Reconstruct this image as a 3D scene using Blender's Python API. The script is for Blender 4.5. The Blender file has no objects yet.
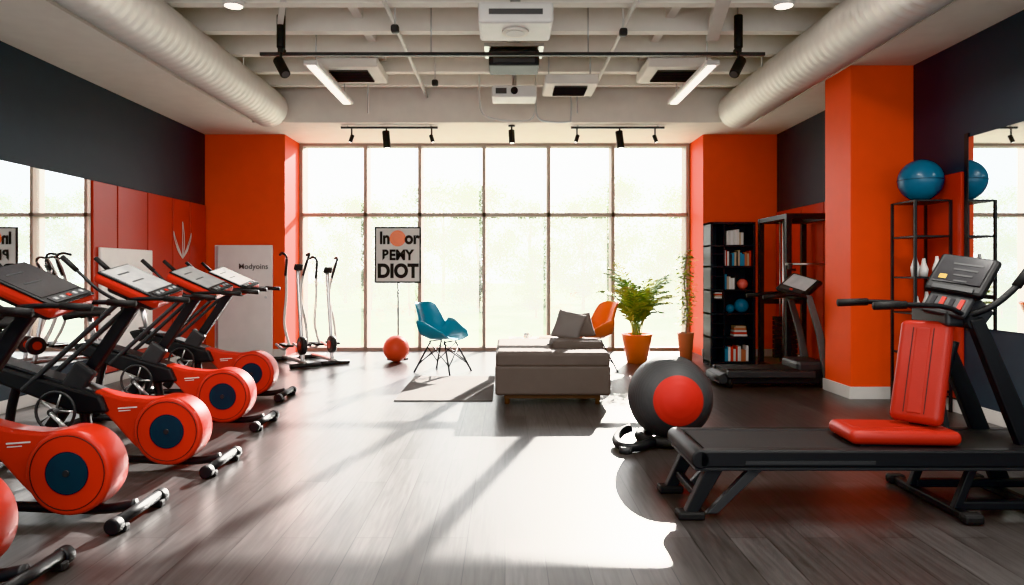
import bpy, bmesh, math, random
from mathutils import Vector, Matrix, Euler
random.seed(7)
S=bpy.context.scene
try:
    S.view_settings.view_transform='Khronos PBR Neutral'
except Exception: pass
S.view_settings.exposure=0.27
pi=math.pi
R=math.radians
# ---------------------------------------------------------------- materials
def mat(name,col,rough=0.5,metal=0.0,var=0.06,scale=6.0,bump=0.0,emit=0,coat=0.0,spec=0.5,trans=0.0):
    m=bpy.data.materials.new(name); m.use_nodes=True
    nt=m.node_tree; n=nt.nodes; l=nt.links; b=n['Principled BSDF']
    tc=n.new('ShaderNodeTexCoord'); no=n.new('ShaderNodeTexNoise'); no.inputs['Scale'].default_value=scale
    no.inputs['Detail'].default_value=4
    l.new(tc.outputs['Object'],no.inputs['Vector'])
    mx=n.new('ShaderNodeMix'); mx.data_type='RGBA'
    mx.inputs[6].default_value=(*[max(0,c*(1-var)) for c in col],1)
    mx.inputs[7].default_value=(*[min(1,c*(1+var)) for c in col],1)
    l.new(no.outputs['Fac'],mx.inputs[0]); l.new(mx.outputs[2],b.inputs['Base Color'])
    b.inputs['Roughness'].default_value=rough; b.inputs['Metallic'].default_value=metal
    b.inputs['Coat Weight'].default_value=coat
    b.inputs['Specular IOR Level'].default_value=spec
    if bump>0:
        n2=n.new('ShaderNodeTexNoise'); n2.inputs['Scale'].default_value=scale*20
        l.new(tc.outputs['Object'],n2.inputs['Vector'])
        bp=n.new('ShaderNodeBump'); bp.inputs['Strength'].default_value=bump; bp.inputs['Distance'].default_value=0.005
        l.new(n2.outputs['Fac'],bp.inputs['Height']); l.new(bp.outputs['Normal'],b.inputs['Normal'])
    if emit:
        b.inputs['Emission Color'].default_value=(*col,1); b.inputs['Emission Strength'].default_value=emit
    return m
M={}
M['orange']=mat('orange_paint',(0.78,0.066,0.004),0.55,bump=0.1)
M['redpanel']=mat('red_panel',(0.46,0.028,0.008),0.35)
M['dark']=mat('charcoal_paint',(0.043,0.059,0.077),0.6,bump=0.1)
M['cream']=mat('cream_ceiling',(0.85,0.80,0.73),0.7,bump=0.05)
M['beam']=mat('beam_white',(0.87,0.83,0.77),0.6)
M['white']=mat('white_paint',(0.82,0.81,0.79),0.4)
M['trim']=mat('trim_white',(0.70,0.68,0.65),0.45)
M['duct']=mat('duct_metal',(0.85,0.82,0.77),0.42,0.12)
M['black']=mat('black_powdercoat',(0.013,0.014,0.016),0.5)
M['rubber']=mat('black_rubber',(0.018,0.018,0.019),0.65,bump=0.3)
M['graym']=mat('dark_gray_plastic',(0.045,0.047,0.05),0.45)
M['red']=mat('red_gloss_plastic',(0.52,0.027,0.008),0.38,coat=0.15)
M['vinyl']=mat('red_vinyl',(0.36,0.022,0.011),0.42,bump=0.2)
M['blueh']=mat('navy_hub',(0.012,0.032,0.05),0.4)
M['steel']=mat('steel',(0.6,0.6,0.6),0.28,0.9)
M['screen']=mat('screen_glass',(0.42,0.43,0.44),0.18,coat=0.5,var=0.25,scale=9)
M['screend']=mat('screen_dark',(0.05,0.05,0.055),0.15,coat=0.5,var=0.3,scale=9)
M['yellow']=mat('yellow_label',(0.75,0.5,0.1),0.5)
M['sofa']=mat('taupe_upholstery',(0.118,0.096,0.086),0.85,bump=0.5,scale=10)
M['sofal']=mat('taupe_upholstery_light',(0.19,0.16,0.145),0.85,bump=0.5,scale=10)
M['cush']=mat('gray_cushion_fabric',(0.19,0.17,0.16),0.9,bump=0.5,scale=10)
M['wood']=mat('leg_wood',(0.12,0.06,0.03),0.5)
M['teal']=mat('teal_shell',(0.0,0.25,0.38),0.3,coat=0.3)
M['ochair']=mat('orange_shell',(0.85,0.16,0.012),0.35,coat=0.3)
M['pot']=mat('orange_ceramic',(0.85,0.17,0.01),0.3,coat=0.4)
M['terra']=mat('terracotta',(0.50,0.17,0.09),0.6)
M['soil']=mat('soil',(0.03,0.02,0.012),0.9)
M['leafd']=mat('palm_leaf',(0.12,0.22,0.035),0.45,var=0.35,scale=20)
M['leafy']=mat('young_leaf',(0.42,0.43,0.06),0.45,var=0.3,scale=20)
M['coral']=mat('coral_ball',(0.75,0.09,0.04),0.45)
M['bball']=mat('blue_ball',(0.01,0.13,0.23),0.38,coat=0.15)
M['bookcase']=mat('bookcase_black',(0.016,0.02,0.024),0.45)
M['paper']=mat('poster_paper',(0.72,0.70,0.66),0.6)
M['ink']=mat('poster_ink',(0.01,0.01,0.01),0.6)
M['inkg']=mat('sign_gray_ink',(0.12,0.12,0.12),0.6)
M['rug']=mat('gray_rug',(0.15,0.14,0.135),0.95,bump=0.8,scale=12)
M['frame']=mat('window_frame',(0.42,0.35,0.30),0.45)
M['lamp']=mat('lamp_lit',(1,0.93,0.82),0.5,emit=9)
M['tube']=mat('tube_lit',(1,0.97,0.92),0.5,emit=2.0)
M['grille']=mat('grille_gray',(0.12,0.12,0.12),0.5)
M['bark']=mat('bark',(0.30,0.27,0.22),0.9,bump=0.4)
M['cyan']=mat('book_blue',(0.05,0.25,0.4),0.6)
M['tan']=mat('book_tan',(0.55,0.42,0.3),0.6)
M['pink']=mat('pink_ball',(0.75,0.18,0.15),0.4)
m=mat('mirror_glass',(0.80,0.83,0.84),0.015,1.0,var=0.005); M['mirror']=m
def leafmat(name,c1,c2):
    m=bpy.data.materials.new(name); m.use_nodes=True; nt=m.node_tree; n=nt.nodes; l=nt.links
    n.remove(n['Principled BSDF']); out=n['Material Output']
    d=n.new('ShaderNodeBsdfDiffuse'); t=n.new('ShaderNodeBsdfTranslucent'); a=n.new('ShaderNodeMixShader')
    tc=n.new('ShaderNodeTexCoord'); no=n.new('ShaderNodeTexNoise'); no.inputs['Scale'].default_value=1.6
    l.new(tc.outputs['Object'],no.inputs['Vector'])
    mx=n.new('ShaderNodeMix'); mx.data_type='RGBA'; mx.inputs[6].default_value=(*c1,1); mx.inputs[7].default_value=(*c2,1)
    l.new(no.outputs['Fac'],mx.inputs[0]); l.new(mx.outputs[2],d.inputs['Color']); l.new(mx.outputs[2],t.inputs['Color'])
    a.inputs[0].default_value=0.35
    l.new(d.outputs[0],a.inputs[1]); l.new(t.outputs[0],a.inputs[2]); l.new(a.outputs[0],out.inputs['Surface'])
    return m
M['tleaf']=leafmat('tree_leaf',(0.085,0.115,0.055),(0.22,0.26,0.14))
# glass, with a white translucent share imitating hazy glow
m=bpy.data.materials.new('window_glass'); m.use_nodes=True; nt=m.node_tree; n=nt.nodes; l=nt.links
n.remove(n['Principled BSDF']); tr=n.new('ShaderNodeBsdfTransparent'); gl=n.new('ShaderNodeBsdfGlossy'); gl.inputs['Roughness'].default_value=0.02
tl=n.new('ShaderNodeBsdfTranslucent'); tl.inputs['Color'].default_value=(1,1,1,1)
no=n.new('ShaderNodeTexNoise'); no.inputs['Scale'].default_value=0.5
mr=n.new('ShaderNodeMapRange'); mr.inputs[3].default_value=0.11; mr.inputs[4].default_value=0.17
l.new(no.outputs['Fac'],mr.inputs[0])
x1=n.new('ShaderNodeMixShader'); x2=n.new('ShaderNodeMixShader'); x1.inputs[0].default_value=0.04
l.new(tr.outputs[0],x1.inputs[1]); l.new(gl.outputs[0],x1.inputs[2]); l.new(mr.outputs[0],x2.inputs[0])
l.new(x1.outputs[0],x2.inputs[1]); l.new(tl.outputs[0],x2.inputs[2]); l.new(x2.outputs[0],n['Material Output'].inputs['Surface'])
M['glass']=m
# floor planks
m=bpy.data.materials.new('wood_plank_floor'); m.use_nodes=True; nt=m.node_tree; n=nt.nodes; l=nt.links; b=n['Principled BSDF']
tc=n.new('ShaderNodeTexCoord'); mp=n.new('ShaderNodeMapping'); mp.inputs['Rotation'].default_value=(0,0,R(90))
l.new(tc.outputs['Object'],mp.inputs['Vector'])
br=n.new('ShaderNodeTexBrick'); br.offset=0.37; br.inputs['Scale'].default_value=1.0
br.inputs['Brick Width'].default_value=1.5; br.inputs['Row Height'].default_value=0.19
br.inputs['Mortar Size'].default_value=0.0025; br.inputs['Mortar Smooth'].default_value=0.3
br.inputs['Color1'].default_value=(0.090,0.083,0.082,1); br.inputs['Color2'].default_value=(0.060,0.055,0.054,1)
br.inputs['Mortar'].default_value=(0.020,0.018,0.018,1)
l.new(mp.outputs[0],br.inputs['Vector'])
mp2=n.new('ShaderNodeMapping'); mp2.inputs['Scale'].default_value=(14,0.9,1); l.new(tc.outputs['Object'],mp2.inputs['Vector'])
gn=n.new('ShaderNodeTexNoise'); gn.inputs['Scale'].default_value=3; gn.inputs['Detail'].default_value=6; gn.inputs['Distortion'].default_value=0.6
l.new(mp2.outputs[0],gn.inputs['Vector'])
rp=n.new('ShaderNodeValToRGB'); rp.color_ramp.elements[0].color=(0.66,0.66,0.66,1); rp.color_ramp.elements[1].color=(1.25,1.25,1.25,1)
rp.color_ramp.elements[0].position=0.3; rp.color_ramp.elements[1].position=0.7
l.new(gn.outputs['Fac'],rp.inputs[0])
mu=n.new('ShaderNodeMix'); mu.data_type='RGBA'; mu.blend_type='MULTIPLY'; mu.inputs[0].default_value=1
l.new(br.outputs['Color'],mu.inputs[6]); l.new(rp.outputs[0],mu.inputs[7]); l.new(mu.outputs[2],b.inputs['Base Color'])
b.inputs['Roughness'].default_value=0.31
bp=n.new('ShaderNodeBump'); bp.inputs['Strength'].default_value=0.25; bp.inputs['Distance'].default_value=0.003
l.new(mu.outputs[2],bp.inputs['Height']); l.new(bp.outputs[0],b.inputs['Normal'])
M['floor']=m
M['ground']=mat('outdoor_ground',(0.20,0.24,0.15),0.9,var=0.25,scale=1.5)
# exercise ball two-tone
m=bpy.data.materials.new('two_tone_ball'); m.use_nodes=True; nt=m.node_tree; n=nt.nodes; l=nt.links; b=n['Principled BSDF']
tc=n.new('ShaderNodeTexCoord'); vn=n.new('ShaderNodeVectorMath'); vn.operation='NORMALIZE'; l.new(tc.outputs['Object'],vn.inputs[0])
vd=n.new('ShaderNodeVectorMath'); vd.operation='DOT_PRODUCT'; dv=Vector((0.0,-0.985,0.06)).normalized(); vd.inputs[1].default_value=dv
l.new(vn.outputs[0],vd.inputs[0])
rp=n.new('ShaderNodeValToRGB'); rp.color_ramp.interpolation='CONSTANT'
e=rp.color_ramp.elements; e[0].position=0; e[0].color=(0.065,0.067,0.07,1); e[1].position=0.815; e[1].color=(0.50,0.024,0.012,1)
l.new(vd.outputs['Value'],rp.inputs[0]); l.new(rp.outputs[0],b.inputs['Base Color']); b.inputs['Roughness'].default_value=0.55
wv=n.new('ShaderNodeMath'); wv.operation='SINE'; ml=n.new('ShaderNodeMath'); ml.operation='MULTIPLY'; ml.inputs[1].default_value=90
l.new(vd.outputs['Value'],ml.inputs[0]); l.new(ml.outputs[0],wv.inputs[0])
bp=n.new('ShaderNodeBump'); bp.inputs['Strength'].default_value=0.2; bp.inputs['Distance'].default_value=0.003
l.new(wv.outputs[0],bp.inputs['Height']); l.new(bp.outputs[0],b.inputs['Normal'])
M['ball2']=m
# ---------------------------------------------------------------- builder
class B:
    def __init__(s,name):
        s.name=name; s.bm=bmesh.new(); s.mats=[]
    def mi(s,k):
        if k not in s.mats: s.mats.append(k)
        return s.mats.index(k)
    def add(s,t,k,smooth=False,M4=None):
        i=s.mi(k)
        if M4 is not None: t.transform(M4)
        for f in t.faces: f.material_index=i; f.smooth=smooth
        me=bpy.data.meshes.new('t'); t.to_mesh(me); t.free(); s.bm.from_mesh(me); bpy.data.meshes.remove(me)
    def box(s,c,size,k,rot=(0,0,0),bev=0.0,seg=2,smooth=False):
        t=bmesh.new(); bmesh.ops.create_cube(t,size=1); t.transform(Matrix.Diagonal((*size,1)))
        if bev>0: bmesh.ops.bevel(t,geom=t.edges[:],offset=min(bev,min(size)*0.48),segments=seg,profile=0.5,affect='EDGES')
        s.add(t,k,smooth,Matrix.Translation(c)@Euler(rot).to_matrix().to_4x4()); return s
    def b2(s,a,b,k,bev=0.0,seg=2):
        c=[(a[i]+b[i])/2 for i in range(3)]; z=[abs(b[i]-a[i]) for i in range(3)]
        return s.box(c,z,k,bev=bev,seg=seg)
    def cyl(s,p1,p2,r1,k,r2=None,seg=24,bev=0.0,caps=True):
        if r2 is None: r2=r1
        p1=Vector(p1);p2=Vector(p2);d=p2-p1
        t=bmesh.new(); bmesh.ops.create_cone(t,cap_ends=caps,segments=seg,radius1=r1,radius2=r2,depth=d.length)
        if bev>0:
            ed=[e for e in t.edges if any(len(f.verts)>4 for f in e.link_faces)]
            bmesh.ops.bevel(t,geom=ed,offset=bev,segments=3,profile=0.5,affect='EDGES')
        i=s.mi(k); t.transform(Matrix.Translation((p1+p2)/2)@d.to_track_quat('Z','Y').to_matrix().to_4x4())
        for f in t.faces: f.material_index=i; f.smooth=len(f.verts)<=4
        me=bpy.data.meshes.new('t'); t.to_mesh(me); t.free(); s.bm.from_mesh(me); bpy.data.meshes.remove(me); return s
    def sph(s,c,r,k,sc=(1,1,1),seg=32):
        t=bmesh.new(); bmesh.ops.create_uvsphere(t,u_segments=seg,v_segments=seg//2,radius=r)
        s.add(t,k,True,Matrix.Translation(c)@Matrix.Diagonal((*sc,1))); return s
    def tube(s,pts,r,k,seg=12,n=6,smooth=True,cyc=False,rf=None):
        P=[Vector(p) for p in pts]
        if smooth and len(P)>2:
            Q=[]; L=len(P)
            rng=range(L if cyc else L-1)
            for i in rng:
                p0=P[(i-1)%L] if (cyc or i>0) else P[0]; p1=P[i]; p2=P[(i+1)%L]; p3=P[(i+2)%L] if (cyc or i+2<L) else P[-1]
                for j in range(n):
                    t=j/n
                    Q.append(0.5*((2*p1)+(-p0+p2)*t+(2*p0-5*p1+4*p2-p3)*t*t+(-p0+3*p1-3*p2+p3)*t**3))
            if not cyc: Q.append(P[-1])
        else: Q=P
        t=bmesh.new(); rings=[]; up=None; N=len(Q)
        for i,q in enumerate(Q):
            if cyc: d=(Q[(i+1)%N]-Q[i-1])
            else: d=(Q[min(i+1,N-1)]-Q[max(i-1,0)])
            d.normalize()
            if up is None:
                up=Vector((0,0,1)) if abs(d.z)<0.9 else Vector((1,0,0))
            x=d.cross(up).normalized(); up=x.cross(d).normalized()
            rr=rf(i/(N-1)) if rf else r
            rings.append([t.verts.new(q+(x*math.cos(a)+up*math.sin(a))*rr) for a in [2*pi*j/seg for j in range(seg)]])
        for i in range(N if cyc else N-1):
            A=rings[i];C=rings[(i+1)%N]
            for j in range(seg):
                t.faces.new((A[j],A[(j+1)%seg],C[(j+1)%seg],C[j]))
        if not cyc:
            t.faces.new(rings[0][::-1]); t.faces.new(rings[-1])
        bmesh.ops.recalc_face_normals(t,faces=t.faces[:])
        s.add(t,k,True); return s
    def prism(s,prof,y0,y1,k,bev=0.0,smooth=False,M4=None):
        t=bmesh.new(); a=[t.verts.new((x,y0,z)) for x,z in prof]; c=[t.verts.new((x,y1,z)) for x,z in prof]; N=len(prof)
        t.faces.new(a); t.faces.new(c[::-1])
        for i in range(N): t.faces.new((a[i],c[i],c[(i+1)%N],a[(i+1)%N]))
        bmesh.ops.recalc_face_normals(t,faces=t.faces[:])
        if bev>0: bmesh.ops.bevel(t,geom=t.edges[:],offset=bev,segments=2,profile=0.5,affect='EDGES')
        s.add(t,k,smooth,M4); return s
    def surf(s,fn,nu,nv,k,thick=0.0):
        t=bmesh.new(); g=[[t.verts.new(fn(i/nu,j/nv)) for j in range(nv+1)] for i in range(nu+1)]
        for i in range(nu):
            for j in range(nv): t.faces.new((g[i][j],g[i+1][j],g[i+1][j+1],g[i][j+1]))
        bmesh.ops.recalc_face_normals(t,faces=t.faces[:])
        if thick: bmesh.ops.solidify(t,geom=t.faces[:],thickness=thick)
        s.add(t,k,True); return s
    def rev(s,prof,k,c=(0,0,0),seg=40):
        t=bmesh.new(); rings=[[t.verts.new((c[0]+r*math.cos(2*pi*j/seg),c[1]+r*math.sin(2*pi*j/seg),c[2]+z)) for j in range(seg)] for r,z in prof]
        for i in range(len(rings)-1):
            for j in range(seg): t.faces.new((rings[i][j],rings[i][(j+1)%seg],rings[i+1][(j+1)%seg],rings[i+1][j]))
        t.faces.new(rings[0][::-1]); t.faces.new(rings[-1])
        bmesh.ops.recalc_face_normals(t,faces=t.faces[:])
        s.add(t,k,True); return s
    def text(s,body,size,k,M4,off=0.0,ext=0.002,align='CENTER',sx=1.0):
        cu=bpy.data.curves.new('txt','FONT'); cu.body=body; cu.size=size; cu.offset=off; cu.extrude=ext; cu.align_x=align
        o=bpy.data.objects.new('txt',cu); S.collection.objects.link(o)
        dg=bpy.context.evaluated_depsgraph_get(); me=bpy.data.meshes.new_from_object(o.evaluated_get(dg))
        t=bmesh.new(); t.from_mesh(me); t.transform(Matrix.Diagonal((sx,1,1,1)))
        bpy.data.objects.remove(o); bpy.data.meshes.remove(me); s.add(t,k,False,M4); return s
    def raw(s,verts,faces,k,smooth=False):
        t=bmesh.new(); V=[t.verts.new(v) for v in verts]
        for f in faces: t.faces.new([V[i] for i in f])
        s.add(t,k,smooth); return s
    def done(s,loc=(0,0,0),rz=0.0,sc=1.0):
        me=bpy.data.meshes.new(s.name); s.bm.to_mesh(me); s.bm.free()
        for k in s.mats: me.materials.append(M[k])
        o=bpy.data.objects.new(s.name,me); S.collection.objects.link(o)
        o.location=loc; o.rotation_euler=(0,0,rz); o.scale=(sc,sc,sc); return o
FRONT=lambda x,y,z: Matrix.Translation((x,y,z))@Euler((R(90),0,0)).to_matrix().to_4x4()
def dup(o,loc,rz=0.0,sc=1.0):
    p=o.copy(); S.collection.objects.link(p); p.location=loc; p.rotation_euler=(0,0,rz); p.scale=(sc,sc,sc); return p
# ---------------------------------------------------------------- room shell
XL,XR=-4.8,4.35; YW=11.2; YB=12.0; YN=-3.0; ZC=3.55; ZT=4.35
B('floor').b2((XL-.2,YN-.2,-.1),(XR+.2,YB+.2,0),'floor').done()
B('ground_outside').b2((-60,YB+.45,-.3),(60,90,-.12),'ground').done()
B('wall_left').b2((XL-.2,YN-.2,0),(XL,YB+.2,ZT),'dark').done()
B('wall_right').b2((XR,YN-.2,0),(XR+.2,YB+.2,ZT),'dark').done()
B('wall_back_left').b2((XL,YW,0),(-3.52,YB+.2,ZC),'orange').done()
B('wall_back_right').b2((3.17,YW,0),(XR,YB+.2,ZC),'orange').done()
w=B('wall_rear')
w.b2((XL,YN-.2,0),(XR,YN,.6),'cream').b2((XL,YN-.2,3.3),(XR,YN,ZT),'cream')  # openings left in the unseen rear wall to let fill light in
for x0,x1 in ((XL,-4.2),(-.3,.1),(3.9,XR)): w.b2((x0,YN-.2,.6),(x1,YN,3.3),'cream')
w.done()
B('wall_column').b2((3.68,7.45,0),(XR,8.05,ZC),'orange',bev=0.006).done()
B('ceiling').b2((XL-.2,YN-.2,ZT),(XR+.2,YB+.2,ZT+.15),'cream').done()
B('ceiling_soffit_left').b2((XL,YN,ZC),(-3.72,YB+.2,ZT),'cream').done()
B('ceiling_soffit_right').b2((3.66,YN,ZC),(XR,YB+.2,ZT),'cream').done()
B('ceiling_soffit_back').b2((-3.72,10.3,ZC),(3.66,YB+.2,ZT),'cream').done()
bm_=B('ceiling_beams')
for i,y in enumerate([2.0,3.4,4.8,6.0,6.9,7.7,8.5,9.25,9.9]):
    bm_.b2((-3.72,y-.06,3.98),(3.66,y+.06,ZT),'beam')
for x in (-1.6,.1,1.8):
    bm_.b2((x-.05,1,4.12),(x+.05,10.3,ZT),'beam')
bm_.done()
# trim
t=B('baseboard_left'); t.b2((XL,YN,0),(XL+.02,YW,.12),'trim',bev=.004).done()
t=B('baseboard_right'); t.b2((XR-.02,YN,0),(XR,7.42,.12),'trim',bev=.004).b2((XR-.02,8.07,0),(XR,YW,.12),'trim').done()
t=B('baseboard_column'); t.b2((3.66,7.43,0),(XR-.021,7.45,.13),'trim',bev=.003).b2((3.66,7.45,0),(3.68,8.07,.13),'trim',bev=.003).done()
t=B('baseboard_back'); t.b2((XL+.021,YW-.02,0),(-3.5,YW,.12),'trim').b2((3.15,YW-.02,0),(XR-.021,YW,.12),'trim').done()
# left wall: mirror & panels
B('wall_mirror').b2((XL,1.0,.35),(XL+.015,3.3,2.41),'mirror').b2((XL,3.31,.35),(XL+.015,5.7,2.41),'mirror').b2((XL,5.71,.35),(XL+.015,8.08,2.41),'mirror').done()
B('wall_mirror').b2((XR-.015,1.0,.84),(XR,4.2,2.61),'mirror').b2((XR-.015,4.21,.84),(XR,6.55,2.61),'mirror').b2((XR-.02,6.55,.8),(XR,6.60,2.65),'black').done()
p=B('trim_red_panels_left')
ys=[8.1,8.62,9.35,10.05,10.6,11.18]
for a,b in zip(ys[:-1],ys[1:]): p.b2((XL,a+.012,.14),(XL+.03,b-.012,2.41),'redpanel',bev=.004)
for sgn,h in ((-1,.30),(1,.30),(-1,.16),(1,.16),(0,.42)):
    yb=10.35; zb=1.55; q=[]
    for i in range(9):
        u=i/8; q.append((XL+.035,yb+sgn*.28*math.sin(u*1.6)*(1 if h>.2 else .7),zb+h*u*1.3))
    p.tube(q,.006,'trim',seg=6,n=2)
    q2=[(x,y+.06*math.sin(pi*i/8)*(1 if sgn<=0 else -1),z-.02*math.sin(pi*i/8)) for i,(x,y,z) in enumerate(q)]
    p.tube(q2,.005,'trim',seg=6,n=2)
p.done()
p=B('trim_red_panels_right')
for a,b in ((6.62,7.42),(8.08,8.8),(8.8,9.5),(9.5,10.2),(10.2,11.18)): p.b2((XR-.03,a+.012,.14),(XR,b-.012,2.3),'redpanel',bev=.004)
p.done()
# white notice boards
b=B('notice_board'); b.b2((-4.62,11.13,.02),(-3.70,11.178,1.78),'white',bev=.01).b2((-4.60,11.12,.04),(-4.56,11.13,1.76),'steel')
b.text('Modyoins',.12,'inkg',FRONT(-4.00,11.125,1.40),off=.001); b.cyl((-3.80,11.10,.95),(-3.80,11.13,.95),.02,'steel'); b.done()
b=B('notice_board'); b.b2((XL+.032,8.2,.35),(XL+.07,9.4,1.64),'white',bev=.01); b.done()
# ---------------------------------------------------------------- window
fr=B('window_1')
xs=[-3.49,-2.39,-1.46,-.36,.75,1.85,3.13]
for i,x in enumerate(xs):
    w_=.06
    fr.b2((x-w_/2,YB-.02,0),(x+w_/2,YB+.30,ZC),'frame',bev=.004)
fr.b2((xs[0],YB-.02,0),(xs[-1],YB+.16,.06),'frame'); fr.b2((xs[0],YB-.02,2.30),(xs[-1],YB+.14,2.36),'frame'); fr.b2((xs[0],YB-.02,3.50),(xs[-1],YB+.16,ZC),'frame')
for a,c in zip(xs[:-1],xs[1:]):
    for z0,z1 in ((.06,2.30),(2.36,3.5)):
        fr.raw([(a,YB+.06,z0),(c,YB+.06,z0),(c,YB+.06,z1),(a,YB+.06,z1)],[(0,1,2,3)],'glass')
fr.done()
fr=B('rear_fill_window')  # unseen window behind the camera, added to bring in sky fill
for x in (-4.2,-2.9,-1.6,-.3,.1,1.37,2.63,3.9): fr.b2((x-.03,YN-.12,.6),(x+.03,YN-.05,3.3),'frame')
for z in (.63,1.95,3.27): fr.b2((-4.2,YN-.12,z-.03),(3.9,YN-.05,z+.03),'frame')
fr.done()
# ---------------------------------------------------------------- ducts
def duct(name,x,z,y0,y1):
    d=B(name); n=int((y1-y0)/.025)
    t=bmesh.new(); rings=[]; seg=44
    for i in range(n+1):
        y=y0+(y1-y0)*i/n; r=.260+.014*(1 if i%5 in(0,) else 0)
        if i>n-5: r*=math.sqrt(max(.3,1-((i-(n-5))/6)**2))
        rings.append([t.verts.new((x+r*math.cos(2*pi*j/seg),y,z+r*math.sin(2*pi*j/seg))) for j in range(seg)])
    for i in range(n):
        for j in range(seg): t.faces.new((rings[i][j],rings[i][(j+1)%seg],rings[i+1][(j+1)%seg],rings[i+1][j]))
    t.faces.new(rings[0]);t.faces.new(rings[-1]); bmesh.ops.recalc_face_normals(t,faces=t.faces[:]); d.add(t,'duct',True)
    for y in (4.2,6.4,8.6):
        d.cyl((x-.2,y,z+.17),(x-.2,y,ZT),.008,'steel',seg=8).cyl((x+.2,y,z+.17),(x+.2,y,ZT),.008,'steel',seg=8)
    return d.done()
duct('ventilation_duct',-3.42,3.72,2.5,10.26); duct('ventilation_duct',3.36,3.70,2.5,10.26)
# ---------------------------------------------------------------- ceiling fixtures
def spot(b,x,y,z,tilt=(0.2,-.35),L=.2,r=.045):
    b.cyl((x,y,z+.02),(x,y,z-.10),.012,'black',seg=10)
    d=Vector((tilt[0],tilt[1],-1)).normalized(); c=Vector((x,y,z-.14)); b.cyl(c-d*L*.4,c+d*L*.6,r,'black',bev=.008); b.cyl(c+d*L*.601,c+d*L*.605,r*.7,'tube')
tr_=B('track_light')
tr_.b2((-2.65,7.56,3.69),(2.81,7.60,3.725),'graym')
for x in (-2.38,-.8,.9,2.52): tr_.cyl((x,7.58,3.72),(x,7.58,ZT),.008,'steel',seg=8)
for x,tl in ((-2.40,(.5,-.5)),(2.50,(-.5,-.5))):
    tr_.cyl((x,7.5,3.75),(x,7.5,4.10),.045,'black',bev=.008); tr_.cyl((x,7.5,3.75),(x,7.5,3.6),.014,'black'); tr_.b2((x-.03,7.48,3.70),(x+.03,7.58,3.75),'black')
    d=Vector((tl[0],tl[1],-.8)).normalized(); c=Vector((x,7.5,3.56)); tr_.cyl(c-d*.1,c+d*.15,.055,'black',bev=.01); tr_.cyl(c+d*.151,c+d*.153,.04,'grille')
tr_.done()
for x0,x1,xx in ((-2.46,-1.01,(-2.3,-1.78,-1.1)),(.99,2.39,(1.08,1.72,2.25))):
    t=B('track_light'); t.b2((x0,10.48,3.50),(x1,10.52,3.53),'graym')
    for x in (x0+.1,x1-.1): t.cyl((x,10.5,3.53),(x,10.5,ZC),.012,'steel',seg=8)
    for i,x in enumerate(xx):
        if i==1: spot(t,x,10.5,3.5,(.1,-.1),L=.26,r=.055)
        else: spot(t,x,10.5,3.5,(.3 if i else -.3,-.2),L=.12,r=.03)
    t.done()
t=B('spotlight'); t.cyl((.1,10.5,ZC),(.1,10.5,3.53),.05,'graym'); spot(t,.1,10.5,3.54,(.05,-.1),L=.2,r=.045); t.done()
def cassette(x,y,z,s):
    c=B('ceiling_air_vent'); c.box((x,y,z+.06),(s,s,.12),'beam',bev=.02)
    c.box((x,y-.01,z-.004),(s*.62,s*.62,.012),'grille')
    for i in range(7): c.box((x,y-s*.27+i*s*.09,z-.016),(s*.62,.018,.016),'graym',rot=(.5,0,0))
    for k in range(4):
        a=(k+.5)*pi/2; c.box((x+math.cos(a)*s*.58*1.41*.5,y+math.sin(a)*s*.58*1.41*.5,z-.004),(.03,.03,.01),'white')
    for sx in(-1,1): c.cyl((x+sx*s*.4,y,z+.12),(x+sx*s*.4,y,ZT),.01,'steel',seg=8)
    c.done()
cassette(-1.95,8.95,3.86,.78); cassette(2.14,8.95,3.86,.78); cassette(.82,8.9,3.66,.66)
for x in (-2.2,2.35):
    t=B('linear_ceiling_light'); t.box((x,8.85,3.72),(.16,1.9,.05),'white',bev=.01); t.box((x,8.85,3.692),(.09,1.8,.012),'tube')
    for y in (8.15,9.6): t.cyl((x,y,3.74),(x,y,ZT),.01,'steel',seg=8)
    t.done()
t=B('ceiling_projector'); t.box((.10,6.75,3.76),(.70,.55,.20),'white',bev=.03); t.cyl((.10,6.72,3.66),(.10,6.72,3.64),.13,'beam',seg=32); t.cyl((.1,6.72,3.64),(.1,6.72,3.635),.09,'trim')
t.cyl((.1,6.8,3.86),(.1,6.8,ZT),.05,'steel'); t.box((.1,6.472,3.76),(.5,.012,.05),'grille',bev=.002); t.done()
t=B('ceiling_speaker_unit'); t.box((.10,7.95,3.73),(.56,.4,.18),'graym',bev=.02); t.box((.10,7.74,3.73),(.46,.02,.12),'grille'); t.cyl((.1,7.95,3.8),(.1,7.95,ZT),.06,'white'); t.box((.1,7.95,3.86),(.66,.45,.04),'steel'); t.done()
t=B('ceiling_projector'); t.box((.12,9.2,3.68),(.58,.40,.15),'white',bev=.02); t.cyl((.12,9.0,3.68),(.12,8.97,3.68),.045,'black'); t.box((-.05,8.995,3.68),(.14,.01,.07),'grille'); t.cyl((.12,9.2,3.75),(.12,9.2,ZT),.03,'steel')
t.done()
t=B('ceiling_conduit'); t.tube([(-.35,9.6,4.3),(-.35,9.6,3.75),(-.3,9.6,3.52),(-.1,9.6,3.44),(.2,9.6,3.42),(.36,9.6,3.45),(.42,9.6,3.6),(.42,9.6,3.9),(.42,9.6,4.3)],.014,'trim',seg=8)
t.tube([(.42,9.55,4.3),(.42,9.55,3.7),(.45,9.55,3.46),(.6,9.55,3.4),(.85,9.55,3.4),(.9,9.55,3.5),(.9,9.55,4.3)],.012,'steel',seg=8); t.done()
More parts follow.
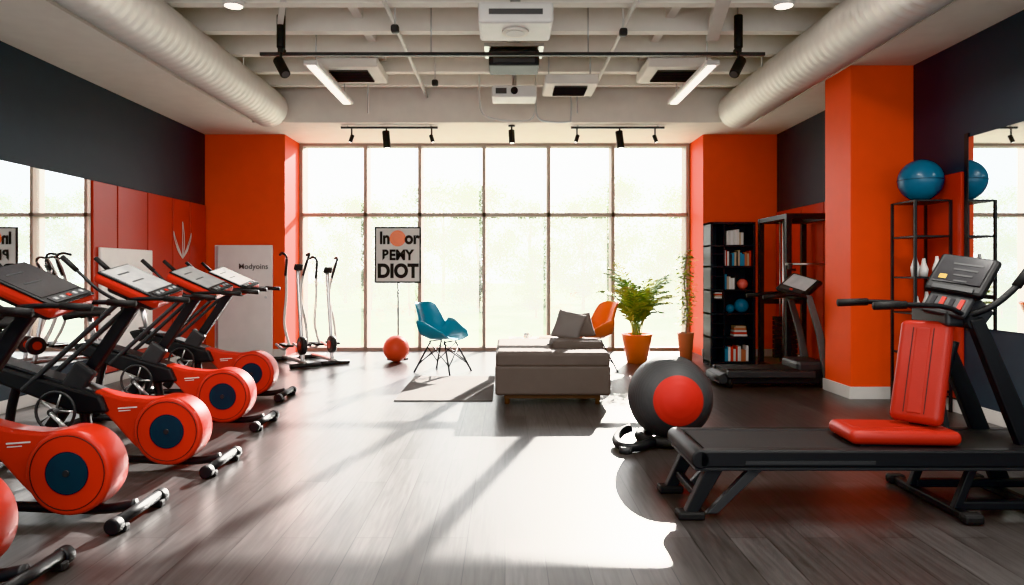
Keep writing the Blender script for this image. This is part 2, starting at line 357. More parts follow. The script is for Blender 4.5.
for x,y in ((-2.63,6.78),(2.7,6.78),(-2.6,4.5),(2.6,4.5)):
    t=B('recessed_downlight'); t.rev([(.0,.06),(.10,.06),(.10,.0),(.085,-.01),(.085,.02),(0,.02)],'white',c=(x,y,3.93)); t.cyl((x,y,3.925),(x,y,3.935),.08,'lamp'); t.cyl((x,y,3.98),(x,y,ZT),.03,'white',seg=12); t.done()
t=B('ceiling_pipes')
for x in (-1.15,1.25): t.cyl((x,1,3.93),(x,10.3,3.93),.022,'trim',seg=12)
for x in (-1.9,1.0,): t.cyl((x,9.7,3.55),(x,9.7,ZT),.01,'steel',seg=8)
for x,y in ((-1.1,7.0),(1.2,7.1),(-.9,9.0)): 
    t.cyl((x,y,3.8),(x,y,ZT),.01,'trim',seg=8); t.box((x,y,3.78),(.08,.08,.08),'graym',bev=.02)
t.box((-2.3,7.2,4.02),(.06,1.4,.06),'trim',rot=(0,0,.35)); t.box((2.2,7.2,4.02),(.14,1.5,.10),'trim',rot=(0,0,-.2)); t.done()
# ---------------------------------------------------------------- left cardio machines
def cardio(scr):
    b=B('exercise_bike'); zc=.275; r=.232
    b.cyl((0,-.10,zc),(0,.10,zc),r,'red',seg=64,bev=.025)
    for sy in(-1,1):
        b.cyl((-.0,sy*.098,zc),(-.0,sy*.107,zc),.115,'blueh',seg=40); b.cyl((0,sy*.10,zc),(0,sy*.117,zc),.018,'graym',seg=16)
        b.tube([(r*.86*math.cos(a),sy*.101,zc+r*.86*math.sin(a)) for a in [2*pi*i/36 for i in range(36)]],.003,'black',seg=6,n=1,smooth=False,cyc=True)
    b.prism([(0.02,.500),(-.16,.485),(-.32,.50),(-.50,.545),(-.60,.56),(-.57,.49),(-.42,.37),(-.26,.19),(-.14,.08),(.02,.05)],-.07,.07,'red',bev=.02)
    b.box((-.28,-.073,.43),(.13,.004,.009),'trim',rot=(0,R(-4),0)); b.box((-.30,-.073,.41),(.08,.004,.006),'trim',rot=(0,R(-4),0))
    b.prism([(-.40,.40),(-.60,.39),(-1.25,.64),(-1.30,.72),(-1.22,.74),(-.45,.515)],-.11,.11,'black',bev=.02)
    b.prism([(-.50,.545),(-1.20,.765),(-1.21,.75),(-.50,.525)],-.08,.08,'graym')
    b.tube([(.32,0,.08),(.1,0,.05),(-.5,0,.07),(-1.25,0,.07)],.028,'black')
    b.tube([(-1.15,0,.08),(-1.12,0,.4),(-1.05,0,.66)],.03,'black')
    b.tube([(-.55,0,.10),(-.60,0,.3),(-.62,0,.45)],.035,'black')
    for x in(.33,-1.25):
        b.cyl((x,-.22,.055),(x,.22,.055),.03,'black',seg=16)
        for sy in(-1,1):
            b.cyl((x,sy*.21,.045),(x,sy*.27,.045),.043,'black',seg=20,bev=.01); b.box((x,sy*.19,.02),(.09,.05,.04),'rubber',bev=.01)
    def bar(p,q,w,t,k):
        p=Vector(p);q=Vector(q);d=q-p; mid=(p+q)/2
        ang=math.atan2(d.x,d.z); b.box(mid,(w,t,d.length),k,rot=(0,ang,0),bev=.012)
    bar((-.95,-.0,.12),(-.22,0,1.2),.085,.06,'black')
    bar((-.98,-.10,.55),(-.33,-.10,1.14),.035,.03,'graym')
    bar((-.98,.10,.55),(-.33,.10,1.14),.035,.03,'graym')
    b.box((-.62,-.06,.62),(.16,.05,.22),'graym',rot=(0,R(34),0),bev=.02)
    b.tube([(-.72+.13*math.cos(a),-.15,.42+.13*math.sin(a)) for a in [2*pi*i/24 for i in range(24)]],.010,'graym',seg=8,n=1,smooth=False,cyc=True)
    for k in range(5):
        a=2*pi*k/5; b.cyl((-.72,-.15,.42),(-.72+.13*math.cos(a),-.15,.42+.13*math.sin(a)),.007,'steel',seg=8)
    b.cyl((-.72,-.2,.42),(-.72,.2,.42),.025,'graym'); b.tube([(-.72,-.2,.42),(-.60,-.2,.30)],.014,'steel',smooth=False); b.tube([(-.72,.2,.42),(-.84,.2,.54)],.014,'steel',smooth=False)
    b.box((-.58,-.25,.29),(.11,.09,.025),'rubber',bev=.008); b.box((-.86,.25,.55),(.11,.09,.025),'rubber',bev=.008)
    b.tube([(-1.15,0,.70),(-1.22,0,1.0)],.022,'steel',smooth=False)
    b.surf(lambda u,v:(-1.36+.32*u,(v-.5)*(.24*(1-u)**.8+.06),1.03+.02*math.sin(pi*u)-.06*abs(v-.5)**2*4),10,8,'rubber',thick=.05)
    E=Euler((R(11),R(24),0)); T=Matrix.Translation((-.22,0,1.29))@E.to_matrix().to_4x4()
    def cb(c,size,k,bev=.01):
        t=bmesh.new(); bmesh.ops.create_cube(t,size=1); t.transform(Matrix.Diagonal((*size,1)))
        bmesh.ops.bevel(t,geom=t.edges[:],offset=bev,segments=2,profile=0.5,affect='EDGES'); b.add(t,k,False,T@Matrix.Translation(c))
    cb((0,0,-.045),(.46,.35,.07),'red',.025)
    cb((.02,0,-.095),(.34,.26,.06),'graym',.025)
    cb((.0,0,-.004),(.44,.33,.014),'black',.005)
    cb((-.035,0,.004),(.34,.30,.006),scr,.001)
    cb((.18,0,.006),(.06,.26,.008),'graym',.002)
    for i in range(5): cb((.18,-.10+.05*i,.012),(.025,.022,.007),'red' if i==2 else 'screen',.002)
    for i in range(2): cb((-.12+.11*i,-.03,.0075),(.012,.12,.002),'graym',.0005)
    for sy in(-1,1):
        b.tube([(-.26,sy*.10,1.16),(-.16,sy*.19,1.17),(.0,sy*.215,1.175),(.12,sy*.215,1.17)],.014,'black')
        b.tube([(.04,sy*.215,1.175),(.20,sy*.215,1.165)],.020,'rubber',smooth=False)
        b.tube([(-.30,sy*.14,1.15),(-.42,sy*.19,1.24),(-.56,sy*.19,1.37),(-.64,sy*.19,1.44)],.011,'black')
        b.tube([(-.55,sy*.19,1.36),(-.65,sy*.19,1.45)],.017,'rubber',smooth=False)
    b.tube([(-.30,-.16,1.14),(-.22,0,1.12),(-.30,.16,1.14)],.022,'black')
    return b
o=cardio('screend').done(loc=(-2.36,2.98,0)); dup(o,(-2.34,3.84,0))
o=cardio('screen').done(loc=(-2.28,4.82,0)); dup(o,(-2.44,6.15,0)); dup(o,(-2.68,7.5,0))
# ---------------------------------------------------------------- right foreground bench machine
b=B('bench_treadmill')
y0,y1=3.78,4.36
b.b2((1.05,y0,.29),(3.25,y0+.07,.385),'black',bev=.012); b.b2((1.05,y1-.07,.29),(3.25,y1,.385),'black',bev=.012)
b.b2((1.03,y0+.01,.27),(3.2,y1-.01,.365),'graym',bev=.01)
b.b2((1.10,y0+.07,.36),(3.1,y1-.07,.38),'rubber',bev=.003)
b.cyl((1.06,y0,.335),(1.06,y1,.335),.052,'black',bev=.01)
b.b2((1.3,y0-.004,.31),(2.0,y0,.33),'graym')
for yy in (y0+.06,y1-.06):
    b.prism([(1.20,.29),(1.10,.29),(.98,.035),(1.05,.035)],yy-.03,yy+.03,'black',bev=.006); b.b2((.94,yy-.045,0),(1.09,yy+.045,.045),'rubber',bev=.012)
    b.prism([(1.42,.28),(1.34,.28),(1.10,.03),(1.16,.03)],yy-.02,yy+.02,'graym',bev=.004)
b.b2((1.04,y0+.06,.10),(1.08,y1-.06,.14),'black',bev=.006)
for x in (2.50,3.0):
    b.b2((x-.03,y0-.02,.0),(x+.03,y1+.12,.05),'black',bev=.012)
    for yy in (y0-.03,y1+.12): b.box((x,yy,.03),(.11,.07,.06),'rubber',bev=.02)
b.b2((2.50,y0+.06,.04),(3.2,y0+.11,.09),'black',bev=.01); b.b2((2.50,y1-.11,.04),(3.2,y1-.06,.09),'black',bev=.01)
b.prism([(2.46,.05),(2.51,.05),(2.61,.3),(2.56,.3)],y0+.06,y0+.10,'black',bev=.006); b.prism([(2.46,.05),(2.51,.05),(2.61,.3),(2.56,.3)],y1-.10,y1-.06,'black',bev=.006)
for yy in (y0+.16,y1-.03):
    b.prism([(3.12,.05),(3.01,.05),(2.82,.52),(2.60,1.08),(2.68,1.10),(2.90,.60)],yy-.03,yy+.03,'black',bev=.012)
b.prism([(2.74,.25),(2.70,.25),(2.56,.98),(2.60,.98)],y1-.10,y1-.06,'graym',bev=.006)
b.cyl((2.63,y0+.14,1.07),(2.63,y1,1.07),.04,'black')
b.prism([(2.50,1.04),(2.72,1.04),(2.78,1.12),(2.70,1.20),(2.50,1.14)],y0+.18,y1-.04,'graym',bev=.02)
E=Euler((R(14),R(-50),R(22))); T=Matrix.Translation((2.63,4.04,1.345))@E.to_matrix().to_4x4()
def cb(c,size,k,bev=.01,seg=2,sm=False):
    t=bmesh.new(); bmesh.ops.create_cube(t,size=1); t.transform(Matrix.Diagonal((*size,1)))
    bmesh.ops.bevel(t,geom=t.edges[:],offset=bev,segments=seg,profile=0.5,affect='EDGES'); b.add(t,k,sm,T@Matrix.Translation(c))
cb((0,0,-.03),(.27,.32,.05),'black',.02); cb((0.02,0,-.002),(.19,.26,.006),'screend',.001); cb((-.112,0,-.002),(.03,.22,.008),'graym',.002)
for i in range(4): cb((.06-.04*i,-.02,.003),(.012,.16-.03*i,.002),'graym',.0004)
cb((-.04,.08,.003),(.03,.04,.002),'yellow',.0004); cb((-.20,0,-.05),(.15,.24,.045),'graym',.02)
for i in range(4): cb((-.20,-.075+.05*i,-.026),(.07,.025,.008),'screend' if i%2 else 'red',.002)
b.tube([(2.64,4.03,1.1),(2.66,4.04,1.30)],.045,'black',smooth=False)
for yy in (y0+.14,y1-.02):
    b.tube([(2.58,yy,1.10),(2.48,yy-.01,1.15),(2.33,yy-.01,1.165),(2.10,yy-.01,1.165)],.015,'black'); b.tube([(2.24,yy-.01,1.166),(2.06,yy-.01,1.16)],.023,'rubber',smooth=False)
b.tube([(2.60,3.95,1.10),(2.70,3.88,1.16),(2.82,3.86,1.27),(2.90,3.86,1.38)],.018,'black'); b.tube([(2.82,3.86,1.27),(2.91,3.86,1.39)],.025,'rubber',smooth=False)
T=Matrix.Translation((2.23,4.03,.43))@Euler((0,0,R(-4))).to_matrix().to_4x4()
cb((0,0,0),(.60,.35,.08),'vinyl',.038,seg=6,sm=True); cb((0,0,.036),(.50,.16,.014),'vinyl',.006)
for yy in(-.085,.085): cb((0,yy,.038),(.50,.004,.004),'black',.001)
b.box((2.23,4.03,.385),(.50,.26,.03),'black',bev=.01)
T=Matrix.Translation((2.41,4.05,.775))@Euler((0,0,R(38))).to_matrix().to_4x4()@Euler((0,R(17),0)).to_matrix().to_4x4()
cb((0,0,0),(.085,.28,.60),'vinyl',.041,seg=6,sm=True); cb((-.040,0,.0),(.014,.08,.50),'vinyl',.006)
for yy in(-.055,.055): cb((-.042,yy,0),(.005,.005,.50),'black',.001)
cb((.05,0,-.05),(.035,.10,.6),'black',.01)
b.tube([(2.40,4.06,.42),(2.52,4.08,.62),(2.60,4.05,.95)],.028,'black')
b.done()
# ---------------------------------------------------------------- exercise ball & ring
b=B('exercise_ball'); b.sph((0,0,0),.33,'ball2',seg=64); b.done(loc=(1.31,5.56,.36))
b=B('ball_base_ring')
b.tube([(1.31+.24*math.cos(a),5.56+.22*math.sin(a),.045) for a in [2*pi*i/24 for i in range(24)]],.04,'rubber',n=2,cyc=True,seg=14)
b.tube([(1.14,5.38,.045),(.98,5.24,.04),(.88,5.26,.04),(.86,5.42,.05),(.92,5.55,.08),(1.0,5.6,.10)],.034,'black')
b.cyl((.90,5.22,.0),(.90,5.22,.05),.05,'graym'); b.done()
# ---------------------------------------------------------------- sofa
b=B('sofa')
b.b2((-.10,7.06,.10),(1.07,8.60,.40),'sofa',bev=.03,seg=4)
b.b2((-.095,7.065,.385),(1.065,8.60,.535),'sofa',bev=.035,seg=5)
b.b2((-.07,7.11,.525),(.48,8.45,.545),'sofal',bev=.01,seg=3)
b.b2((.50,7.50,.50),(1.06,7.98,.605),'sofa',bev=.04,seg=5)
for x in (.02,.95):
    for y in (7.18,8.42): b.cyl((x,y,.0),(x,y,.12),.022,'wood',r2=.032)
b.b2((.0,7.14,.06),(.97,7.2,.11),'wood')
b.done()
def pillow(c,w,rot,k):
    b=B('throw_pillow')
    t=bmesh.new()
    for sg in(-1,1):
        def f(u,v):
            x=2*u-1;y=2*v-1; e=max(0,(1-x*x)*(1-y*y))**.42; pinch=1+.05*abs(x*y)
            return Vector((x*w/2*pinch,y*w/2*pinch,sg*.07*e))
        g=[[t.verts.new(f(i/16,j/16)) for j in range(17)] for i in range(17)]
        for i in range(16):
            for j in range(16): t.faces.new((g[i][j],g[i+1][j],g[i+1][j+1],g[i][j+1]))
    bmesh.ops.remove_doubles(t,verts=t.verts[:],dist=.0005); bmesh.ops.recalc_face_normals(t,faces=t.faces[:])
    b.add(t,k,True,Euler(rot).to_matrix().to_4x4()); b.done(loc=c)
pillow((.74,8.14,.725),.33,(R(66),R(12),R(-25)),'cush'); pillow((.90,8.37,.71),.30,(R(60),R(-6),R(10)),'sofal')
b=B('coffee_table'); b.b2((.05,9.6,.38),(.80,10.2,.41),'white',bev=.008)
for x in(.1,.75):
    for y in(9.66,10.14): b.cyl((x,y,0),(x,y,.385),.015,'white')
b.done()
b=B('coffee_mug'); b.rev([(.03,0),(.035,.0),(.04,.09),(.035,.09),(.03,.02),(.0,.02)],'white',c=(.3,9.8,.41)); b.tube([(.34,9.8,.43),(.37,9.8,.45),(.34,9.8,.48)],.006,'white'); b.done()
b=B('magazine_stack'); b.box((.58,9.85,.42),(.2,.26,.02),'white',rot=(0,0,.2)); b.box((.58,9.85,.435),(.19,.25,.012),'tan',rot=(0,0,-.1)); b.done()
B('rug').b2((-1.16,7.3,0),(-.13,9.0,.012),'rug',bev=.004).done()
# ---------------------------------------------------------------- shell chairs
def chair(name,k):
    b=B(name)
    pts=[(.26,.405),(.20,.425),(.05,.405),(-.10,.40),(-.20,.43),(-.26,.52),(-.29,.64),(-.33,.76),(-.37,.86)]
    def side(v):
        f=v*(len(pts)-1); i=min(int(f),len(pts)-2); t=f-i; a=pts[i];c=pts[i+1]; return a[0]+(c[0]-a[0])*t,a[1]+(c[1]-a[1])*t
    def f(u,v):
        x=2*u-1; y,z=side(v)
        arm=math.exp(-((v-.38)/.22)**2)
        w=.25+.10*arm-.04*max(0,v-.7)/.3-.03*max(0,.1-v)/.1
        up=.22*arm*abs(x)**3+.03*abs(x)**2; fw=.12*abs(x)**2.5*min(1,max(0,(v-.4)/.25))
        corner=-.06*abs(x)**6*max(0,(v-.8)/.2)
        return Vector((y+fw,x*w,z+up+corner))
    b.surf(f,24,32,k,thick=.012)
    for sx in(-1,1):
        for sy in(-1,1):
            b.tube([(.02+sx*.10,sy*.11,.40),(.02+sx*.27,sy*.24,.0)],.011,'black',smooth=False,seg=10)
        b.tube([(.02+sx*.12,-.12,.385),(.02+sx*.12,.12,.385)],.009,'black',smooth=False)
    for sy in(-1,1):
        b.tube([(.02-.12,sy*.12,.37),(.02+.23,sy*.21,.11)],.006,'black',smooth=False); b.tube([(.02+.12,sy*.12,.37),(.02-.23,sy*.21,.11)],.006,'black',smooth=False)
    for sx in(-1,1):
        b.tube([(.02+sx*.14,-.14,.32),(.02+sx*.235,.215,.09)],.006,'black',smooth=False); b.tube([(.02+sx*.14,.14,.32),(.02+sx*.235,-.215,.09)],.006,'black',smooth=False)
    return b
chair('shell_armchair','teal').done(loc=(-.86,9.5,0),rz=R(-30),sc=1.08)
chair('shell_armchair','ochair').done(loc=(1.17,9.55,0),rz=R(203),sc=1.08)
b=B('medicine_ball'); b.sph((0,0,0),.195,'coral',seg=40); b.tube([(.195*math.cos(a),.0,.195*math.sin(a)) for a in [2*pi*i/32 for i in range(32)]],.004,'red',seg=6,n=1,smooth=False,cyc=True); b.done(loc=(-1.64,10.55,.195))
b=B('poster_stand'); X0,Y0=-1.66,10.85
b.b2((X0-.36,Y0-.015,1.18),(X0+.36,Y0+.015,2.05),'ink',bev=.004); b.b2((X0-.335,Y0-.02,1.205),(X0+.335,Y0-.012,2.025),'paper')
b.text('ln',.26,'ink',FRONT(X0-.20,Y0-.026,1.79),off=.010,sx=.85); b.text('or',.26,'ink',FRONT(X0+.22,Y0-.026,1.79),off=.010,sx=.9)
b.cyl((X0,Y0-.021,1.87),(X0,Y0-.027,1.87),.125,'ochair',seg=40)
b.text('BEMY',.22,'ink',FRONT(X0,Y0-.029,1.54),off=.008,sx=.9); b.text('DIOT',.29,'ink',FRONT(X0,Y0-.022,1.27),off=.014,sx=.9)
b.cyl((X0,Y0+.02,.02),(X0,Y0+.02,1.2),.014,'graym'); b.cyl((X0,Y0+.02,0),(X0,Y0+.02,.025),.17,'graym'); b.done()
# ---------------------------------------------------------------- elliptical trainers
def ellip():
    b=B('elliptical_trainer')
    for sx in(-1,1):
        x=sx*.13
        b.tube([(x-.02,.0,1.30),(x*1.2,-.08,1.55),(x*1.5,-.02,1.62),(x*1.5,.1,1.60)],.019,'graym')
        b.tube([(x*1.2,-.08,1.55),(x,.02,1.35),(x*.8,.10,1.0),(x*1.2,.02,.6),(x,-.12,.30)],.021,'trim')
        b.tube([(x,-.12,.30),(x,.15,.22),(x,.5,.26)],.02,'steel'); b.box((x,.02,.29),(.12,.34,.035),'rubber',bev=.01)
    b.tube([(0,-.30,.05),(0,-.24,.5),(0,-.15,1.0),(0,-.10,1.38)],.03,'steel'); b.box((0,-.12,1.42),(.13,.05,.10),'graym',rot=(.5,0,0),bev=.02)
    b.tube([(0,-.42,.06),(0,.0,.07),(0,.55,.06)],.03,'steel')
    for y in(-.42,.55): b.cyl((-.22,y,.035),(.22,y,.035),.034,'graym',seg=16)
    b.cyl((-.04,-.28,.30),(.04,-.28,.30),.13,'graym',seg=32,bev=.02); b.cyl((-.05,-.28,.30),(.05,-.28,.30),.06,'red',seg=24)
    return b
o=ellip().done(loc=(-3.05,10.2,0),rz=R(35)); dup(o,(-2.70,10.5,0),rz=R(35),sc=.97)
# ---------------------------------------------------------------- plants
def frond(b,o,az,L,lift,k,nl=18,ll=.22,lw=.018):
    P=[];d=Vector((math.cos(az),math.sin(az),0))
    for i in range(nl+1):
        u=i/nl; P.append(Vector(o)+d*(L*(.15*u+.5*u*u))+Vector((0,0,L*(lift*u-.55*u**2.6))))
    b.tube(P,.005,k,seg=5,smooth=False)
    side=d.cross(Vector((0,0,1)))
    V=[];F=[]
    for i in range(5,nl+1):
        u=i/nl; q=P[i]; tg=(P[i]-P[i-1]).normalized(); l_=ll*math.sin(pi*min(.97,u*.82+.1))+.03
        for sg in(-1,1):
            dr=(side*sg*.75+tg*.8+Vector((0,0,-.15+random.uniform(-.15,.15)))).normalized(); wv_=tg.cross(dr).cross(dr).normalized()*lw
            j=len(V); V+= [q,q+dr*l_*.45+wv_,q+dr*l_+Vector((0,0,-.04*l_/.2)),q+dr*l_*.45-wv_]; F.append((j,j+1,j+2,j+3))
    b.raw(V,F,k)
b=B('potted_palm'); px,py=1.97,10.45
b.rev([(.14,0),(.15,.0),(.225,.40),(.235,.43),(.21,.43),(.20,.38),(0,.38)],'pot',c=(px,py,0)); b.cyl((px,py,.37),(px,py,.39),.20,'soil')
for i in range(46):
    az=i*2.4+random.uniform(-.3,.3); lift=random.uniform(1.15,2.15)
    frond(b,(px+random.uniform(-.06,.06),py+random.uniform(-.06,.06),.38),az,random.uniform(.55,.82),lift,'leafd' if i%2 else 'leafy',ll=.20,lw=.013)
b.done()
b=B('potted_ficus'); px,py=2.74,10.62
b.rev([(.08,0),(.09,0),(.12,.40),(.13,.43),(.11,.43),(.105,.39),(0,.39)],'terra',c=(px,py,0)); 
b.tube([(px,py,.39),(px+.03,py,.8),(px-.02,py,1.2),(px+.02,py,1.62)],.012,'bark',seg=8)
V=[];F=[]
for i in range(420):
    z=random.uniform(.55,1.68); a=random.uniform(0,2*pi); r0=random.uniform(.02,.14)*(1-.35*abs(z-1.2)); q=Vector((px+r0*math.cos(a),py+r0*math.sin(a),z))
    dr=Vector((math.cos(a),math.sin(a),random.uniform(-.8,.5))).normalized(); sd=dr.cross(Vector((random.uniform(-.4,.4),random.uniform(-.4,.4),1))).normalized()*.02; L=random.uniform(.05,.10)
    j=len(V); V+=[q,q+dr*L*.5+sd,q+dr*L,q+dr*L*.5-sd]; F.append((j,j+1,j+2,j+3))
b.raw(V[:1200],F[:300],'leafy'); V2=V[1200:]; b.raw(V2,[tuple(k-1200 for k in f) for f in F[300:]],'leafd')
for i in range(12):
    z=.6+i*.085; a=i*2.4; b.tube([(px,py,z),(px+.11*math.cos(a),py+.11*math.sin(a),z+.08)],.004,'bark',seg=5,smooth=False)
b.done()
# ---------------------------------------------------------------- bookcase
b=B('bookcase'); x0,x1,ya,yb,h=2.95,3.60,10.05,10.42,2.07
b.b2((x0,ya,.0),(x0+.035,yb,h),'bookcase',bev=.003); b.b2((x1-.035,ya,0),(x1,yb,h),'bookcase',bev=.003); b.b2((x0,ya,h-.035),(x1,yb,h),'bookcase',bev=.003); b.b2((x0,yb-.02,0),(x1,yb,h),'bookcase')
sh=[.06,.42,.76,1.10,1.44,1.74]
for z in sh: b.b2((x0,ya+.01,z-.025),(x1,yb,z),'bookcase')
b.b2((x0+.19,ya+.01,.06),(x0+.21,yb,h),'bookcase')
for z in (.25,.6,.95,1.28,1.6): b.b2((x0+.03,ya+.02,z),(x0+.2,yb,z+.015),'bookcase')
b.done()
b=B('shelf_books'); cols=['white','tan','red','cyan','tan','paper','graym','white','terra']
for z,xa,xb in ((1.44,3.17,3.55),(1.74,3.2,3.42),(.06,3.18,3.5),(1.10,3.17,3.32)):
    x=xa
    while x<xb:
        w_=random.uniform(.018,.04); hh=random.uniform(.16,.23); b.b2((x,ya+.06,z+.001),(x+w_*.92,ya+.22,z+hh),random.choice(cols),bev=.002); x+=w_
for i in range(5): b.box((3.40,ya+.14,.435+.03*i),(.2-.01*i,.16,.026),['white','red','paper','terra','tan'][i],rot=(0,0,.05*(-1)**i),bev=.002)
for i in range(4): b.box((3.08,ya+.14,.98+.022*i),(.11,.16,.02),['white','tan','red','paper'][i],bev=.002)
b.done()
b=B('small_balls'); b.sph((3.45,ya+.12,1.10+.075),.075,'pink'); b.sph((3.44,ya+.14,.76+.10),.10,'bball'); b.sph((3.27,ya+.12,.76+.06),.06,'bball'); b.done()
# ---------------------------------------------------------------- power rack
b=B('power_rack'); xa,xb,ya,yb,h=3.62,4.22,8.95,9.9,2.10
for x in(xa,xb):
    for y in(ya,yb):
        b.b2((x-.035,y-.035,0),(x+.035,y+.035,h),'black',bev=.006)
        b.b2((x-.06,y-.06,0),(x+.06,y+.06,.015),'black')
    b.b2((x-.03,ya,h-.07),(x+.03,yb,h),'black',bev=.005); b.b2((x-.03,ya,.03),(x+.03,yb,.09),'black',bev=.005)
for y in(ya,yb): b.b2((xa,y-.03,h-.07),(xb,y+.03,h),'black',bev=.005)
b.b2((xa,yb-.03,.9),(xb,yb+.02,.97),'black'); b.cyl((xa-.05,ya-.05,1.45),(xb+.05,ya-.05,1.45),.015,'steel')
for x in(xa,xb): b.cyl((x,ya+.15,.1),(x,ya+.15,h-.07),.014,'steel'); b.box((x,ya-.05,1.42),(.05,.06,.08),'graym',bev=.01)
for i in range(9): b.box((3.92,yb-.1,.18+i*.065),(.32,.10,.058),'graym',bev=.006)
for x in (3.85,3.99): b.cyl((x,yb-.1,.1),(x,yb-.1,h-.05),.011,'steel')
b.tube([(3.75,ya+.3,2.03),(3.75,ya+.3,1.4)],.006,'rubber',smooth=False); b.cyl((3.66,ya+.3,1.38),(3.84,ya+.3,1.38),.016,'rubber')
b.done()
# ---------------------------------------------------------------- treadmill
b=B('treadmill')
ya,yb=8.10,8.72
b.prism([(2.50,.04),(2.50,.14),(2.56,.17),(3.55,.22),(3.95,.26),(3.95,.04)],ya+.06,yb-.06,'black',bev=.015)
b.b2((2.58,ya,.12),(3.6,ya+.08,.2),'graym',bev=.012); b.b2((2.58,yb-.08,.12),(3.6,yb,.2),'graym',bev=.012)
b.b2((2.60,ya+.09,.17),(3.55,yb-.09,.215),'rubber',bev=.004)
b.cyl((2.54,ya+.04,.10),(2.54,yb-.04,.10),.05,'graym')
for x in(2.62,3.7):
    for y in(ya+.06,yb-.06): b.cyl((x,y,0),(x,y,.12),.03,'rubber')
b.box((3.58,(ya+yb)/2-.0,.24),(.34,.5,.14),'graym',bev=.04,rot=(0,0,0))
for y in(ya+.03,yb-.03):
    b.prism([(3.70,.12),(3.80,.12),(3.70,.62),(3.56,1.08),(3.49,1.08),(3.62,.6)],y-.025,y+.025,'grille',bev=.01)
    b.tube([(3.52,y,1.05),(3.35,y,1.09),(3.05,y,1.06)],.02,'black'); b.tube([(3.25,y,1.08),(3.0,y,1.055)],.027,'rubber',smooth=False)
b.cyl((3.52,ya+.03,1.05),(3.52,yb-.03,1.05),.035,'black')
T=Matrix.Translation((3.52,(ya+yb)/2,1.20))@Euler((R(16),R(-38),R(12))).to_matrix().to_4x4()
cb((0,0,-.025),(.32,.46,.06),'black',.02); cb((0.03,0,.01),(.20,.36,.006),'screen',.001); cb((-.11,0,.012),(.05,.36,.008),'graym',.002); cb((-.11,0,.018),(.025,.04,.008),'red',.002)
b.tube([(3.52,8.41,1.05),(3.55,8.41,1.17)],.045,'black',smooth=False)
b.done()
# ---------------------------------------------------------------- wall shelf rack
b=B('metal_shelf'); xa,xb,ya,yb=3.95,4.29,6.74,7.14
for x in(xa,xb):
    for y in(ya,yb): b.b2((x-.012,y-.012,0),(x+.012,y+.012,2.045),'black')
for z in(2.045,1.70,1.30,.95,.55,.2):
    b.b2((xa,ya,z-.015),(xb,yb,z+.005),'black')
b.done()
b=B('exercise_ball'); b.sph((0,0,0),.205,'bball',seg=40)
b.tube([(.207*math.cos(a),.207*math.sin(a),0) for a in [2*pi*i/32 for i in range(32)]],.003,'blueh',seg=6,n=1,smooth=False,cyc=True); b.done(loc=(4.12,6.94,2.257))
b=B('shelf_bottles')
for x,y,z,hh in((4.02,6.86,1.306,.22),(4.14,6.92,1.306,.18),(4.22,6.84,1.306,.2),(4.05,6.89,.956,.16),(4.18,6.94,.956,.2)):
    b.rev([(.02,0),(.035,0),(.042,hh*.4),(.02,hh*.75),(.014,hh),(0,hh)],'white',c=(x,y,z),seg=20)
b.done()
# ---------------------------------------------------------------- trees outside
def tree(loc,h,seed,nleaf=11000):
    random.seed(seed); b=B('tree'); 
    b.tube([(0,0,-.15),(.05,.0,h*.3),(-.05,.05,h*.5),(.0,0,h*.7)],.05,'bark',seg=8,rf=lambda t:.06*(1-t)+.02)
    cl=[]
    for i in range(34):
        a=random.uniform(0,2*pi); z=random.uniform(.10,.88)*h; rr=random.uniform(.1,1)*h*.36*math.sin(pi*min(.95,max(.3,z/h*.8+.12)))
        c=Vector((rr*math.cos(a),rr*math.sin(a),z)); cl.append((c,random.uniform(.35,.75)*h/5))
        if i%3==0: b.tube([(0,0,z*.6),(c.x*.5,c.y*.5,z*.85),tuple(c)],.02,'bark',seg=5,rf=lambda t:.022*(1-t)+.006)
    V=[];F=[]
    for i in range(nleaf):
        c,r=random.choice(cl); d=Vector((random.gauss(0,1),random.gauss(0,1),random.gauss(0,1)*.8)); q=c+d*r*.5
        if q.z<.05: q.z=random.uniform(.05,.8)
        n1=Vector((random.uniform(-1,1),random.uniform(-1,1),random.uniform(-1,1))).normalized(); n2=n1.cross(Vector((random.uniform(-1,1),.3,1))).normalized(); s_=random.uniform(.03,.06)
        j=len(V); V+=[q-n1*s_,q+n2*s_*.6,q+n1*s_,q-n2*s_*.6]; F.append((j,j+1,j+2,j+3))
    b.raw(V,F,'tleaf'); return b.done(loc=loc)
T=[tree((-9.5,26,-.12),5.1,1),tree((-5.2,27,-.12),4.6,2),tree((-1.0,26,-.12),4.9,3),tree((3.0,27,-.12),4.6,4)]
k=0
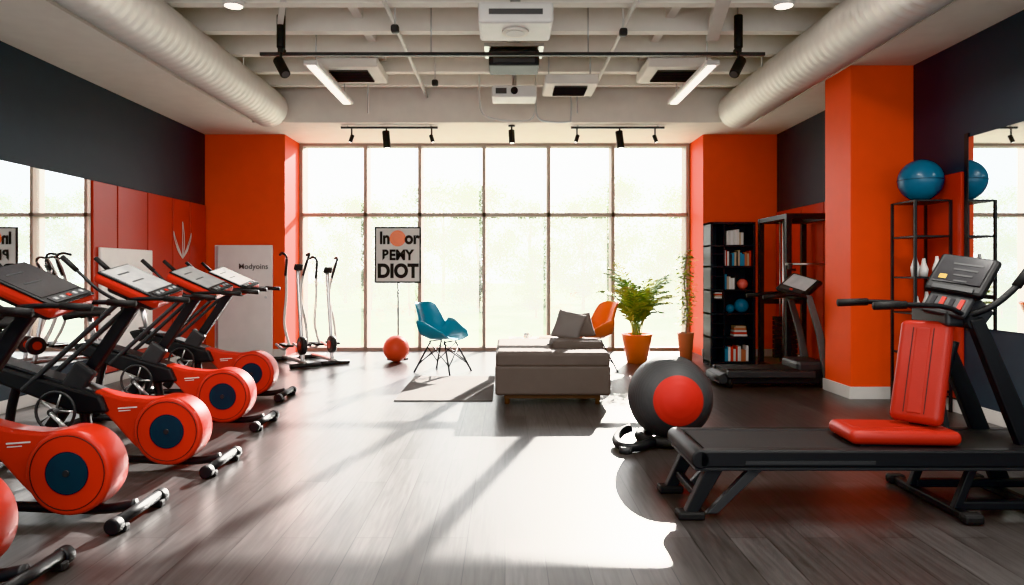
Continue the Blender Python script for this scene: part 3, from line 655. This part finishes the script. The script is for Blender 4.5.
for x,y,sc in((7.0,26.5,1.0),(11.5,28,1.1),(-14,28,1.15),(-7.5,33,1.15),(-3.0,34,1.3),(1.2,33,1.15),(5,34,1.3),(9,35,1.3),(-12,36,1.2),(15,33,1.2),(-18,33,1.2),(1.0,22.5,.5),(-3.2,23.5,.55),(5.2,23,.5),(-7.3,22.5,.55),(9.2,23,.55),(-11.5,23,.55)):
    dup(T[k%4],(x,y,-.12),rz=k*1.3,sc=sc); k+=1
# ---------------------------------------------------------------- light
W=bpy.data.worlds.new('World'); S.world=W; W.use_nodes=True; bg=W.node_tree.nodes['Background']; bg.inputs[0].default_value=(0.96,0.98,1.0,1); bg.inputs[1].default_value=3.5
sd=bpy.data.lights.new('sun','SUN'); sd.energy=24; sd.angle=R(.5); sd.color=(1,.96,.90); so=bpy.data.objects.new('sun',sd); S.collection.objects.link(so)
so.rotation_euler=Vector((-.26,-1,-.395)).to_track_quat('-Z','Y').to_euler()
pd=bpy.data.lights.new('window_portal','AREA'); pd.shape='RECTANGLE'; pd.size=6.7; pd.size_y=3.55; po=bpy.data.objects.new('window_portal',pd); S.collection.objects.link(po)
po.location=(-.17,YB+.36,1.78); po.rotation_euler=(R(-90),0,0); pd.cycles.is_portal=True
pd=bpy.data.lights.new('rear_portal','AREA'); pd.shape='RECTANGLE'; pd.size=8.2; pd.size_y=2.8; po=bpy.data.objects.new('rear_portal',pd); S.collection.objects.link(po)
po.location=(-.15,YN-.25,1.95); po.rotation_euler=(R(90),0,0); pd.cycles.is_portal=True
for x in(-2.2,2.2):  # added fill lamps out of view, with no fixture modelled
    for y in (0.5,4.0):
        ld=bpy.data.lights.new('ceiling_fill_light','AREA'); ld.shape='RECTANGLE'; ld.size=.5; ld.size_y=1.8; ld.energy=85; ld.color=(1,.96,.90)
        lo=bpy.data.objects.new('ceiling_fill_light',ld); S.collection.objects.link(lo); lo.location=(x,y,3.9)
# camera
cd=bpy.data.cameras.new('camera'); cam=bpy.data.objects.new('camera',cd); S.collection.objects.link(cam)
cam.location=(0,0,1.35); cam.rotation_euler=(R(90),0,0); cd.sensor_width=36; cd.lens=700*36/1024; cd.shift_x=7/1024; cd.shift_y=-20.5/1024; cd.clip_start=.05; cd.clip_end=300
S.camera=cam
